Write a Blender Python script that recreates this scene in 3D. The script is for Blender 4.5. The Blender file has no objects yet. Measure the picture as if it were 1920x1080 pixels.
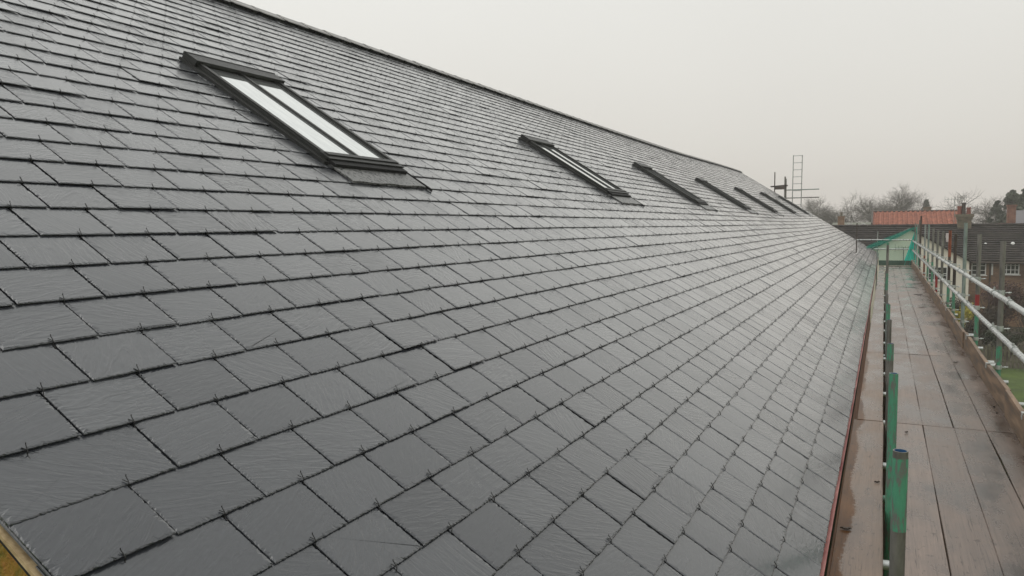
import bpy, math, random
import numpy as np
from mathutils import Vector, Matrix

scene = bpy.context.scene
C = scene.collection
rad = math.radians

# ------------------------------------------------------------------ camera
cam_d = bpy.data.cameras.new("camera"); cam = bpy.data.objects.new("camera", cam_d); C.objects.link(cam)
R_ = ((0.90109947, 0.43350202, -0.0097851), (0.02558799, -0.07568855, -0.99680314), (-0.4328568, 0.8979684, -0.07929535))
M = Matrix((R_[0], [-v for v in R_[1]], [-v for v in R_[2]])).transposed()
cam.matrix_world = M.to_4x4()
cam_d.sensor_width = 36.0; cam_d.lens = 1446.6 / 1920 * 36.0
cam_d.clip_start = 0.05; cam_d.clip_end = 5000
scene.camera = cam

# ------------------------------------------------------------------ sky, sun, exposure
SUN_EL, SUN_AZ = rad(60), rad(-110)           # azimuth measured from +Y towards +X
sd = Vector((math.sin(SUN_AZ) * math.cos(SUN_EL), math.cos(SUN_AZ) * math.cos(SUN_EL), math.sin(SUN_EL)))
w = bpy.data.worlds.new("World"); scene.world = w; w.use_nodes = True
nt = w.node_tree; nt.nodes.clear(); N = nt.nodes; L = nt.links
out = N.new('ShaderNodeOutputWorld'); add = N.new('ShaderNodeAddShader')
sky = N.new('ShaderNodeTexSky'); sky.sky_type = 'NISHITA'; sky.sun_disc = False
sky.sun_elevation = SUN_EL; sky.sun_rotation = SUN_AZ; sky.dust_density = 6; sky.air_density = 1.5
hs = N.new('ShaderNodeHueSaturation'); hs.inputs['Saturation'].default_value = 0.12
bg1 = N.new('ShaderNodeBackground'); bg1.inputs[1].default_value = 0.05 * 0.5
L.new(sky.outputs[0], hs.inputs['Color']); L.new(hs.outputs[0], bg1.inputs[0])
tc = N.new('ShaderNodeTexCoord'); sep = N.new('ShaderNodeSeparateXYZ'); L.new(tc.outputs['Generated'], sep.inputs[0])
cr = N.new('ShaderNodeValToRGB'); L.new(sep.outputs[2], cr.inputs[0])
e = cr.color_ramp.elements
e[0].position = 0.0; e[0].color = (0.70, 0.65, 0.60, 1)
e[1].position = 0.10; e[1].color = (0.715, 0.69, 0.64, 1)
a = cr.color_ramp.elements.new(0.30); a.color = (0.74, 0.735, 0.695, 1)
a = cr.color_ramp.elements.new(1.0); a.color = (0.82, 0.835, 0.815, 1)
nz = N.new('ShaderNodeTexNoise'); nz.inputs['Scale'].default_value = 1.6; nz.inputs['Detail'].default_value = 3
L.new(tc.outputs['Generated'], nz.inputs['Vector'])
mr = N.new('ShaderNodeMapRange'); mr.inputs[1].default_value = 0.3; mr.inputs[2].default_value = 0.7
mr.inputs[3].default_value = 0.97; mr.inputs[4].default_value = 1.03; L.new(nz.outputs[0], mr.inputs[0])
# brighter cloud towards the veiled sun
dt = N.new('ShaderNodeVectorMath'); dt.operation = 'DOT_PRODUCT'; dt.inputs[1].default_value = sd
L.new(tc.outputs['Generated'], dt.inputs[0])
mr2 = N.new('ShaderNodeMapRange'); mr2.inputs[1].default_value = 0.2; mr2.inputs[2].default_value = 1.0
mr2.inputs[1].default_value = -.2; mr2.inputs[3].default_value = 0.93; mr2.inputs[4].default_value = 1.08; L.new(dt.outputs['Value'], mr2.inputs[0])
mul = N.new('ShaderNodeMath'); mul.operation = 'MULTIPLY'; L.new(mr.outputs[0], mul.inputs[0]); L.new(mr2.outputs[0], mul.inputs[1])
bg2 = N.new('ShaderNodeBackground'); L.new(cr.outputs[0], bg2.inputs[0]); L.new(mul.outputs[0], bg2.inputs[1])
L.new(bg1.outputs[0], add.inputs[0]); L.new(bg2.outputs[0], add.inputs[1]); L.new(add.outputs[0], out.inputs[0])
sl = bpy.data.lights.new("sun", 'SUN'); sl.energy = 0.5; sl.angle = rad(60); sl.color = (1, .97, .92)
so = bpy.data.objects.new("sun", sl); C.objects.link(so); so.rotation_euler = (-sd).to_track_quat('-Z', 'Y').to_euler()
scene.view_settings.view_transform = 'Standard'; scene.view_settings.look = 'None'
scene.view_settings.exposure = 0.0; scene.view_settings.gamma = 1.0
scene.cycles.volume_bounces = 1; scene.cycles.max_bounces = 8; scene.cycles.transparent_max_bounces = 24

# ------------------------------------------------------------------ helpers
class MB:
    def __init__(s): s.v = []; s.f = []; s.m = []; s.sm = []; s.uv = []
    def add(s, vs, fs, mi=0, smooth=False):
        b = len(s.v); s.v += [tuple(v) for v in vs]
        for f in fs: s.f.append(tuple(b + i for i in f)); s.m.append(mi); s.sm.append(smooth)
    def box(s, a, b, mi=0):
        (x0, y0, z0), (x1, y1, z1) = a, b
        s.add([(x0,y0,z0),(x1,y0,z0),(x1,y1,z0),(x0,y1,z0),(x0,y0,z1),(x1,y0,z1),(x1,y1,z1),(x0,y1,z1)],
              [(0,3,2,1),(4,5,6,7),(0,1,5,4),(1,2,6,5),(2,3,7,6),(3,0,4,7)], mi)
    def hexa(s, vs, mi=0):
        s.add(vs, [(0,3,2,1),(4,5,6,7),(0,1,5,4),(1,2,6,5),(2,3,7,6),(3,0,4,7)], mi)
    def tube(s, p, q, r, r2=None, n=12, mi=0, caps=True, smooth=True):
        p = Vector(p); q = Vector(q); r2 = r if r2 is None else r2; d = (q - p)
        if d.length < 1e-6: return
        d.normalize(); a = d.orthogonal().normalized(); b = d.cross(a)
        vs = []
        for c, rr in ((p, r), (q, r2)):
            for i in range(n):
                t = 2*math.pi*i/n; vs.append(c + a*math.cos(t)*rr + b*math.sin(t)*rr)
        s.add(vs, [(i, (i+1) % n, n+(i+1) % n, n+i) for i in range(n)], mi, smooth)
        if caps:
            s.add(vs[:n], [tuple(range(n))[::-1]], mi); s.add(vs[n:], [tuple(range(n))], mi)
    def pipe(s, p, q, r, ri, n=24, mi=0, mj=1, depth=0.25):
        """hollow at the q end: outer wall, rim and an inner bore"""
        p = Vector(p); q = Vector(q); d = (q-p).normalized(); a = d.orthogonal().normalized(); b = d.cross(a)
        def ring(c, rr): return [c + a*math.cos(2*math.pi*i/n)*rr + b*math.sin(2*math.pi*i/n)*rr for i in range(n)]
        vs = ring(p, r) + ring(q, r) + ring(q, ri) + ring(q - d*depth, ri)
        F = lambda k: [(k*n+i, k*n+(i+1) % n, (k+1)*n+(i+1) % n, (k+1)*n+i) for i in range(n)]
        s.add(vs, F(0), mi, True); s.add(vs, F(1), mi); s.add(vs, F(2), mj, True)
        s.add(vs[3*n:], [tuple(range(n))], mj); s.add(vs[:n], [tuple(range(n))[::-1]], mi)
    def build(s, name, mats, parent=None):
        me = bpy.data.meshes.new(name); me.from_pydata(s.v, [], s.f)
        if not isinstance(mats, (list, tuple)): mats = [mats]
        for m in mats: me.materials.append(m)
        me.polygons.foreach_set('material_index', s.m); me.polygons.foreach_set('use_smooth', s.sm); me.update()
        o = bpy.data.objects.new(name, me); C.objects.link(o)
        if parent: o.parent = parent; o.matrix_parent_inverse = parent.matrix_world.inverted()
        return o
def tag(o, label=None, cat=None, group=None, kind=None):
    if label: o['label'] = label
    if cat: o['category'] = cat
    if group: o['group'] = group
    if kind: o['kind'] = kind
    return o
def empty(name, loc, label, cat, group=None):
    o = bpy.data.objects.new(name, None); C.objects.link(o); o.location = loc; o.matrix_world = Matrix.Translation(loc)
    o.empty_display_size = .2
    return tag(o, label, cat, group)

def mat(name, col, rough=.5, metal=0., spec=.5):
    m = bpy.data.materials.new(name); m.use_nodes = True
    b = m.node_tree.nodes['Principled BSDF']
    b.inputs['Base Color'].default_value = (*col, 1); b.inputs['Roughness'].default_value = rough
    b.inputs['Metallic'].default_value = metal; b.inputs['Specular IOR Level'].default_value = spec
    return m, m.node_tree, b
def nmat(name, c1, c2, scale=(1,1,1), rough=(.5,.5), bump=0., detail=6, ns=4., metal=0., lo=.35, hi=.65, c3=None, bscale=1., spec=.5):
    """two (or three) tone noise material in object space with bump"""
    m, t, b = mat(name, c1, rough[0], metal, spec); n = t.nodes; l = t.links
    tc = n.new('ShaderNodeTexCoord'); mp = n.new('ShaderNodeMapping'); mp.inputs['Scale'].default_value = scale
    l.new(tc.outputs['Object'], mp.inputs['Vector'])
    z = n.new('ShaderNodeTexNoise'); z.inputs['Scale'].default_value = ns; z.inputs['Detail'].default_value = detail; z.inputs['Roughness'].default_value = .62
    l.new(mp.outputs[0], z.inputs['Vector'])
    r = n.new('ShaderNodeValToRGB'); r.color_ramp.elements[0].position = lo; r.color_ramp.elements[1].position = hi
    r.color_ramp.elements[0].color = (*c1, 1); r.color_ramp.elements[1].color = (*c2, 1)
    if c3: q = r.color_ramp.elements.new((lo+hi)/2); q.color = (*c3, 1)
    l.new(z.outputs[0], r.inputs[0]); l.new(r.outputs[0], b.inputs['Base Color'])
    mr = n.new('ShaderNodeMapRange'); mr.inputs[1].default_value = lo; mr.inputs[2].default_value = hi
    mr.inputs[3].default_value = rough[0]; mr.inputs[4].default_value = rough[1]
    l.new(z.outputs[0], mr.inputs[0]); l.new(mr.outputs[0], b.inputs['Roughness'])
    if bump:
        z2 = n.new('ShaderNodeTexNoise'); z2.inputs['Scale'].default_value = ns*4*bscale; z2.inputs['Detail'].default_value = 5
        l.new(mp.outputs[0], z2.inputs['Vector'])
        bp = n.new('ShaderNodeBump'); bp.inputs['Strength'].default_value = .6; bp.inputs['Distance'].default_value = bump
        l.new(z2.outputs[0], bp.inputs['Height']); l.new(bp.outputs[0], b.inputs['Normal'])
    return m

# ------------------------------------------------------------------ materials
def slate_mat():
    m, t, b = mat("wet_slate", (.09, .09, .09), .3, 0, .22); n = t.nodes; l = t.links
    uv = n.new('ShaderNodeUVMap'); uv.uv_map = 'grain'
    def noise(sc, scale, detail, dist=0., rough=.5):
        mp = n.new('ShaderNodeMapping'); mp.inputs['Scale'].default_value = (*sc, 1); l.new(uv.outputs[0], mp.inputs['Vector'])
        z = n.new('ShaderNodeTexNoise'); z.inputs['Scale'].default_value = scale; z.inputs['Detail'].default_value = detail
        z.inputs['Distortion'].default_value = dist; z.inputs['Roughness'].default_value = rough
        l.new(mp.outputs[0], z.inputs['Vector']); return z.outputs[0]
    rip = noise((1, 4.8), 7.0, 3, 1.7, .5)
    fin = noise((1, 2.2), 42, 4, .4, .6)
    bow = noise((1, 1), 3.0, 2)
    # ripple sharpened into ledges
    cr = n.new('ShaderNodeValToRGB'); cr.color_ramp.interpolation = 'LINEAR'
    els = cr.color_ramp.elements; els[0].position = .30; els[0].color = (0,0,0,1); els[1].position = .72; els[1].color = (1,1,1,1)
    for p_, v_ in ((.42,.16),(.445,.30),(.52,.42),(.545,.60),(.62,.72),(.635,.84)):
        q = els.new(p_); q.color = (v_, v_, v_, 1)
    l.new(rip, cr.inputs[0])
    att = n.new('ShaderNodeAttribute'); att.attribute_name = 'tone'
    b1 = n.new('ShaderNodeBump'); b1.inputs['Distance'].default_value = .0015
    ms = n.new('ShaderNodeMapRange'); ms.inputs[3].default_value = .25; ms.inputs[4].default_value = 1.0
    sx = n.new('ShaderNodeSeparateColor'); l.new(att.outputs['Color'], sx.inputs[0])
    l.new(sx.outputs[1], ms.inputs[0]); l.new(ms.outputs[0], b1.inputs['Strength']); l.new(cr.outputs[0], b1.inputs['Height'])
    b2 = n.new('ShaderNodeBump'); b2.inputs['Strength'].default_value = .5; b2.inputs['Distance'].default_value = .0005
    l.new(fin, b2.inputs['Height']); l.new(b1.outputs[0], b2.inputs['Normal'])
    b3 = n.new('ShaderNodeBump'); b3.inputs['Strength'].default_value = .8; b3.inputs['Distance'].default_value = .0022
    l.new(bow, b3.inputs['Height']); l.new(b2.outputs[0], b3.inputs['Normal']); l.new(b3.outputs[0], b.inputs['Normal'])
    # base colour: blue-grey to warm grey per slate and small mottling
    mx = n.new('ShaderNodeMix'); mx.data_type = 'RGBA'; mx.inputs[6].default_value = (.024, .027, .033, 1); mx.inputs[7].default_value = (.056, .060, .067, 1)
    l.new(sx.outputs[0], mx.inputs[0])
    mo = n.new('ShaderNodeMapRange'); mo.inputs[1].default_value = .3; mo.inputs[2].default_value = .7; mo.inputs[3].default_value = .86; mo.inputs[4].default_value = 1.12
    l.new(fin, mo.inputs[0])
    vm = n.new('ShaderNodeVectorMath'); vm.operation = 'SCALE'; l.new(mx.outputs[2], vm.inputs[0]); l.new(mo.outputs[0], vm.inputs['Scale'])
    l.new(vm.outputs[0], b.inputs['Base Color'])
    rr = n.new('ShaderNodeMapRange'); rr.inputs[1].default_value = .3; rr.inputs[2].default_value = .7; rr.inputs[3].default_value = .20; rr.inputs[4].default_value = .34; b.inputs['Coat Weight'].default_value = 1.0; b.inputs['Coat Roughness'].default_value = .13; b.inputs['Coat IOR'].default_value = 1.62; l.new(b3.outputs[0], b.inputs['Coat Normal'])
    l.new(bow, rr.inputs[0]); l.new(rr.outputs[0], b.inputs['Roughness'])
    return m
SLATE = slate_mat()
UNDER = nmat("roof_underlay", (.012,.012,.012), (.02,.02,.02), rough=(.9,.9))
HOOK = mat("black_hook_wire", (.006,.006,.006), .35)[0]
RIDGE = nmat("ridge_clay", (.19,.185,.18), (.36,.35,.34), rough=(.35,.6), bump=.004, ns=6)
FRAME = nmat("wet_black_frame", (.014,.015,.014), (.040,.041,.038), rough=(.35,.6), bump=.0015, ns=70, hi=.7, spec=.35)
LEAD = nmat("dimpled_lead", (.045,.047,.047), (.19,.19,.185), rough=(.25,.5), bump=.004, ns=34, lo=.42, hi=.58)
GAP = mat("gap_and_shade_black", (.004,.004,.004), .8)[0]  # near-black for seal, edge line and the shade painted into gaps
def glass_mat():
    m, t, b = mat("roof_glass", (.50,.53,.53), .05, .85, 1.0); n = t.nodes; l = t.links
    tc = n.new('ShaderNodeTexCoord'); z = n.new('ShaderNodeTexNoise'); z.inputs['Scale'].default_value = 9; z.inputs['Detail'].default_value = 4
    mp = n.new('ShaderNodeMapping'); mp.inputs['Scale'].default_value = (.6, 5, .6); l.new(tc.outputs['Object'], mp.inputs[0]); l.new(mp.outputs[0], z.inputs[0])
    r = n.new('ShaderNodeValToRGB'); r.color_ramp.elements[0].color = (.70,.73,.73,1); r.color_ramp.elements[1].color = (.86,.89,.88,1)
    r.color_ramp.elements[0].position = .3; r.color_ramp.elements[1].position = .7
    l.new(z.outputs[0], r.inputs[0]); l.new(r.outputs[0], b.inputs['Base Color'])
    return m
GLASS = glass_mat()
def galv(name, a=(.20,.215,.205), c=(.44,.46,.44), r=(.22,.5)):
    return nmat(name, a, c, scale=(1,1,.35), rough=r, bump=.0008, ns=14, metal=.55, lo=.3, hi=.7)
GALV = galv("galvanised_tube"); GALVD = galv("weathered_tube", (.11,.105,.092), (.29,.28,.25), (.35,.6))
GALVS = galv("bright_tube", (.36,.38,.37), (.62,.64,.62), (.2,.42))
GALVM = galv("grey_green_tube", (.17,.22,.195), (.36,.42,.385), (.3,.5))
def paint(name, col, wear):
    m, t, b = mat(name, col, .4); n = t.nodes; l = t.links
    tc = n.new('ShaderNodeTexCoord'); mp = n.new('ShaderNodeMapping'); mp.inputs['Scale'].default_value = (3, 3, .7)
    z = n.new('ShaderNodeTexNoise'); z.inputs['Scale'].default_value = 16; z.inputs['Detail'].default_value = 8; z.inputs['Roughness'].default_value = .7
    l.new(tc.outputs['Object'], mp.inputs[0]); l.new(mp.outputs[0], z.inputs[0])
    r = n.new('ShaderNodeValToRGB'); r.color_ramp.elements[0].position = wear; r.color_ramp.elements[1].position = wear+.06
    r.color_ramp.elements[0].color = (.15,.16,.14,1); r.color_ramp.elements[1].color = (*col,1)
    q = r.color_ramp.elements.new(.7); q.color = (col[0]*1.25, col[1]*1.2, col[2]*1.2, 1)
    l.new(z.outputs[0], r.inputs[0]); l.new(r.outputs[0], b.inputs['Base Color'])
    bp = n.new('ShaderNodeBump'); bp.inputs['Distance'].default_value = .0008; l.new(z.outputs[0], bp.inputs['Height']); l.new(bp.outputs[0], b.inputs['Normal'])
    return m
GREEN = paint("green_paint", (.075,.27,.165), .435); RED = paint("red_paint", (.26,.03,.03), .32)
RUST = nmat("rusty_orange", (.10,.03,.015), (.36,.10,.045), rough=(.5,.8), ns=10, scale=(2,2,.5))
DKBROWN = nmat("dark_rusty_tube", (.03,.022,.018), (.085,.06,.045), rough=(.5,.8), ns=10)
BLUE = mat("blue_bore", (.03,.10,.22), .35)[0]
def board_mat(name, c1, c2, c3, puddle=False):
    m, t, b = mat(name, c1, .4, 0, .40); n = t.nodes; l = t.links
    tc = n.new('ShaderNodeTexCoord')
    def nz_(sc, s, d=6, r=.6, dist=0):
        mp = n.new('ShaderNodeMapping'); mp.inputs['Scale'].default_value = sc; l.new(tc.outputs['Object'], mp.inputs[0])
        z = n.new('ShaderNodeTexNoise'); z.inputs['Scale'].default_value = s; z.inputs['Detail'].default_value = d; z.inputs['Roughness'].default_value = r
        z.inputs['Distortion'].default_value = dist
        l.new(mp.outputs[0], z.inputs[0]); return z.outputs[0]
    big = nz_((1.6,.7,1), 2.2, 5, .6); grain = nz_((55,1.6,10), 1.6, 6, .65, .3); spots = nz_((1,.6,1), 26, 3, .6)
    r = n.new('ShaderNodeValToRGB'); r.color_ramp.elements[0].position = .33; r.color_ramp.elements[1].position = .68
    r.color_ramp.elements[0].color = (*c1,1); r.color_ramp.elements[1].color = (*c2,1); q = r.color_ramp.elements.new(.5); q.color = (*c3,1)
    l.new(big, r.inputs[0])
    g = n.new('ShaderNodeMapRange'); g.inputs[1].default_value = .3; g.inputs[2].default_value = .7; g.inputs[3].default_value = .80; g.inputs[4].default_value = 1.12; l.new(grain, g.inputs[0])
    s = n.new('ShaderNodeMapRange'); s.inputs[1].default_value = .30; s.inputs[2].default_value = .36; s.inputs[3].default_value = .55; s.inputs[4].default_value = 1.0; l.new(spots, s.inputs[0])
    att = n.new('ShaderNodeObjectInfo'); ra = n.new('ShaderNodeMapRange'); ra.inputs[3].default_value = .82; ra.inputs[4].default_value = 1.14; l.new(att.outputs['Random'], ra.inputs[0])
    ck = nz_((26,.55,10), 1.3, 3, .55, .2); cd = n.new('ShaderNodeMath'); cd.operation = 'SUBTRACT'; cd.inputs[1].default_value = .5; l.new(ck, cd.inputs[0])
    ca = n.new('ShaderNodeMath'); ca.operation = 'ABSOLUTE'; l.new(cd.outputs[0], ca.inputs[0])
    cm = n.new('ShaderNodeMapRange'); cm.inputs[1].default_value = .0015; cm.inputs[2].default_value = .0075; cm.inputs[3].default_value = .42; cm.inputs[4].default_value = 1.0; l.new(ca.outputs[0], cm.inputs[0])
    cs = n.new('ShaderNodeMath'); cs.operation = 'MULTIPLY'; l.new(s.outputs[0], cs.inputs[0]); l.new(cm.outputs[0], cs.inputs[1])
    m1 = n.new('ShaderNodeMath'); m1.operation = 'MULTIPLY'; l.new(g.outputs[0], m1.inputs[0]); l.new(cs.outputs[0], m1.inputs[1])
    m2 = n.new('ShaderNodeMath'); m2.operation = 'MULTIPLY'; l.new(m1.outputs[0], m2.inputs[0]); l.new(ra.outputs[0], m2.inputs[1])
    v = n.new('ShaderNodeVectorMath'); v.operation = 'SCALE'; l.new(r.outputs[0], v.inputs[0]); l.new(m2.outputs[0], v.inputs['Scale'])
    rg = n.new('ShaderNodeMapRange'); rg.inputs[1].default_value = .35; rg.inputs[2].default_value = .65; rg.inputs[3].default_value = .14; rg.inputs[4].default_value = .46; l.new(big, rg.inputs[0])
    bp = n.new('ShaderNodeBump'); bp.inputs['Distance'].default_value = .0012; bp.inputs['Strength'].default_value = .5; l.new(grain, bp.inputs['Height'])
    l.new(bp.outputs[0], b.inputs['Normal'])
    if puddle:   # soaked timber where the eaves drip on to the board
        sx = n.new('ShaderNodeSeparateXYZ'); l.new(tc.outputs['Object'], sx.inputs[0])
        fr = nz_((3,1.6,1), 22, 8, .85); fl = nz_((0,.9,0), 1.3, 2, .5)
        a1 = n.new('ShaderNodeMath'); a1.operation = 'MULTIPLY_ADD'; a1.inputs[1].default_value = .13; l.new(fr, a1.inputs[0]); l.new(sx.outputs[0], a1.inputs[2])
        a2 = n.new('ShaderNodeMath'); a2.operation = 'MULTIPLY_ADD'; a2.inputs[1].default_value = .16; l.new(fl, a2.inputs[0]); l.new(a1.outputs[0], a2.inputs[2])
        th = n.new('ShaderNodeMapRange'); th.inputs[1].default_value = .004; th.inputs[2].default_value = .012; th.inputs[3].default_value = 1; th.inputs[4].default_value = 0
        l.new(a2.outputs[0], th.inputs[0])
        mx = n.new('ShaderNodeMix'); mx.data_type = 'RGBA'; l.new(th.outputs[0], mx.inputs[0]); l.new(v.outputs[0], mx.inputs[6])
        wet = n.new('ShaderNodeVectorMath'); wet.operation = 'MULTIPLY'; wet.inputs[1].default_value = (.60,.36,.14); l.new(v.outputs[0], wet.inputs[0]); l.new(wet.outputs[0], mx.inputs[7])
        l.new(mx.outputs[2], b.inputs['Base Color'])
        mf = n.new('ShaderNodeMix'); l.new(th.outputs[0], mf.inputs[0]); l.new(rg.outputs[0], mf.inputs[2]); mf.inputs[3].default_value = .30; l.new(mf.outputs[0], b.inputs['Roughness'])
        ms = n.new('ShaderNodeMapRange'); ms.inputs[3].default_value = .34; ms.inputs[4].default_value = .10; l.new(th.outputs[0], ms.inputs[0]); l.new(ms.outputs[0], b.inputs['Specular IOR Level'])
    else:
        l.new(v.outputs[0], b.inputs['Base Color']); l.new(rg.outputs[0], b.inputs['Roughness'])
    return m
BOARD = board_mat("wet_scaffold_board", (.058,.045,.038), (.240,.185,.155), (.150,.114,.095))
BOARDW = board_mat("wet_board_with_puddle", (.10,.070,.052), (.26,.19,.145), (.18,.130,.10), True)
TOE = nmat("toe_board_wood", (.085,.06,.042), (.30,.205,.135), scale=(1,.35,3), rough=(.5,.75), bump=.002, ns=5, c3=(.18,.125,.085))
REDF = nmat("red_fascia", (.34,.10,.095), (.62,.28,.25), scale=(1,.3,1), rough=(.3,.55), ns=8)
LATH = nmat("pale_lath", (.30,.20,.10), (.62,.48,.28), scale=(1,1,1), rough=(.6,.8), bump=.002, ns=22)
MOSSW = nmat("mossy_ochre_wall", (.13,.14,.02), (.42,.17,.05), rough=(.8,.9), bump=.02, ns=20, c3=(.30,.17,.02), detail=10, lo=.3, hi=.7)
GRASS = nmat("grass", (.042,.068,.010), (.085,.130,.022), rough=(.8,.9), ns=1.2, bump=.05, detail=10)
SOIL = nmat("garden_soil", (.035,.028,.018), (.075,.06,.035), rough=(.9,.9), ns=1.0, bump=.05, detail=10)
CREAM = nmat("cream_render", (.70,.65,.53), (.80,.76,.64), rough=(.7,.8), ns=1.5)
WHITE = nmat("white_paint", (.62,.62,.59), (.74,.74,.71), rough=(.5,.6), ns=4)
DARKG = mat("dark_window_glass", (.02,.022,.024), .08)[0]
BARK = nmat("grey_bark", (.05,.042,.034), (.11,.095,.078), rough=(.8,.9), ns=3)
def brick(name, c1, c2, mortar, sc=1.0):
    m, t, b = mat(name, c1, .85); n = t.nodes; l = t.links
    tc = n.new('ShaderNodeTexCoord'); sp = n.new('ShaderNodeSeparateXYZ'); cb = n.new('ShaderNodeCombineXYZ')
    l.new(tc.outputs['Object'], sp.inputs[0]); ad = n.new('ShaderNodeMath'); ad.operation = 'ADD'; l.new(sp.outputs[0], ad.inputs[0]); l.new(sp.outputs[1], ad.inputs[1])
    l.new(ad.outputs[0], cb.inputs[0]); l.new(sp.outputs[2], cb.inputs[1])
    k = n.new('ShaderNodeTexBrick'); k.inputs['Scale'].default_value = sc; k.inputs['Brick Width'].default_value = .225; k.inputs['Row Height'].default_value = .075
    k.inputs['Mortar Size'].default_value = .008; k.inputs['Color1'].default_value = (*c1,1); k.inputs['Color2'].default_value = (*c2,1); k.inputs['Mortar'].default_value = (*mortar,1)
    l.new(cb.outputs[0], k.inputs[0])
    z = n.new('ShaderNodeTexNoise'); z.inputs['Scale'].default_value = 1.3; z.inputs['Detail'].default_value = 7; l.new(tc.outputs['Object'], z.inputs[0])
    r = n.new('ShaderNodeMapRange'); r.inputs[1].default_value = .3; r.inputs[2].default_value = .7; r.inputs[3].default_value = .55; r.inputs[4].default_value = 1.25; l.new(z.outputs[0], r.inputs[0])
    v = n.new('ShaderNodeVectorMath'); v.operation = 'SCALE'; l.new(k.outputs[0], v.inputs[0]); l.new(r.outputs[0], v.inputs['Scale']); l.new(v.outputs[0], b.inputs['Base Color'])
    return m
BRICK = brick("brown_brick", (.22,.115,.065), (.32,.19,.11), (.24,.20,.15))
BRICKR = brick("red_brick", (.20,.07,.045), (.26,.11,.07), (.2,.17,.14))
STACK = nmat("lichened_stack", (.11,.105,.07), (.24,.19,.14), rough=(.85,.9), ns=4, detail=9)
def leafm(name, c1, c2):
    m = nmat(name, c1, c2, rough=(.6,.7), ns=1.7, detail=4, lo=.35, hi=.65); return m
def tile_roof_mat(name, c1, c2):
    return nmat(name, c1, c2, rough=(.45,.7), ns=2.2, detail=9, bump=.01)
DTILE = nmat("dark_concrete_tile", (.020,.017,.016), (.062,.052,.048), rough=(.7,.9), ns=2.2, detail=9, bump=.01, spec=.2)
RTILE = nmat("red_pantile", (.20,.06,.035), (.42,.16,.10), rough=(.6,.8), ns=2.2, detail=9, bump=.01, spec=.3)
GSLATE = tile_roof_mat("grey_far_slate", (.10,.095,.10), (.15,.14,.15))

# ------------------------------------------------------------------ roof frame of reference
TH = rad(32.20); G = .2; W = .30671
P0 = Vector((-1.7509, 1.4827, -.6580)); U = Vector((-math.cos(TH), 0, math.sin(TH))); NN = Vector((math.sin(TH), 0, math.cos(TH)))
def sag(y, m):
    t = min(max((y-27)/15, 0), 1); t = t*t*(3-2*t); k = (m+9)/40
    h = .13*t*k
    h += .006*math.sin(y*.35+m*.09)*min(1, y/8) + .008*math.sin(y*.17+m*.05)*min(1, y/12)
    return h
def rp(y, m, h=0.):   # world point of roof coordinates: y metres along the eaves, m courses upslope, h above
    q = P0 + U*(m*G) + NN*(h + sag(y, m)); return Vector((q.x, y, q.z))
YV = 1.025                                   # near verge
def yend(m): return 45.6 - 3.0*(m+9)/40      # far verge runs slightly skew
KE, KR = -9, 31

barn = empty("slate_roofed_barn", (-3.5, 1.1, -6.0), "long brick barn under a new wet grey slate roof with a row of roof windows", "building")

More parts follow.
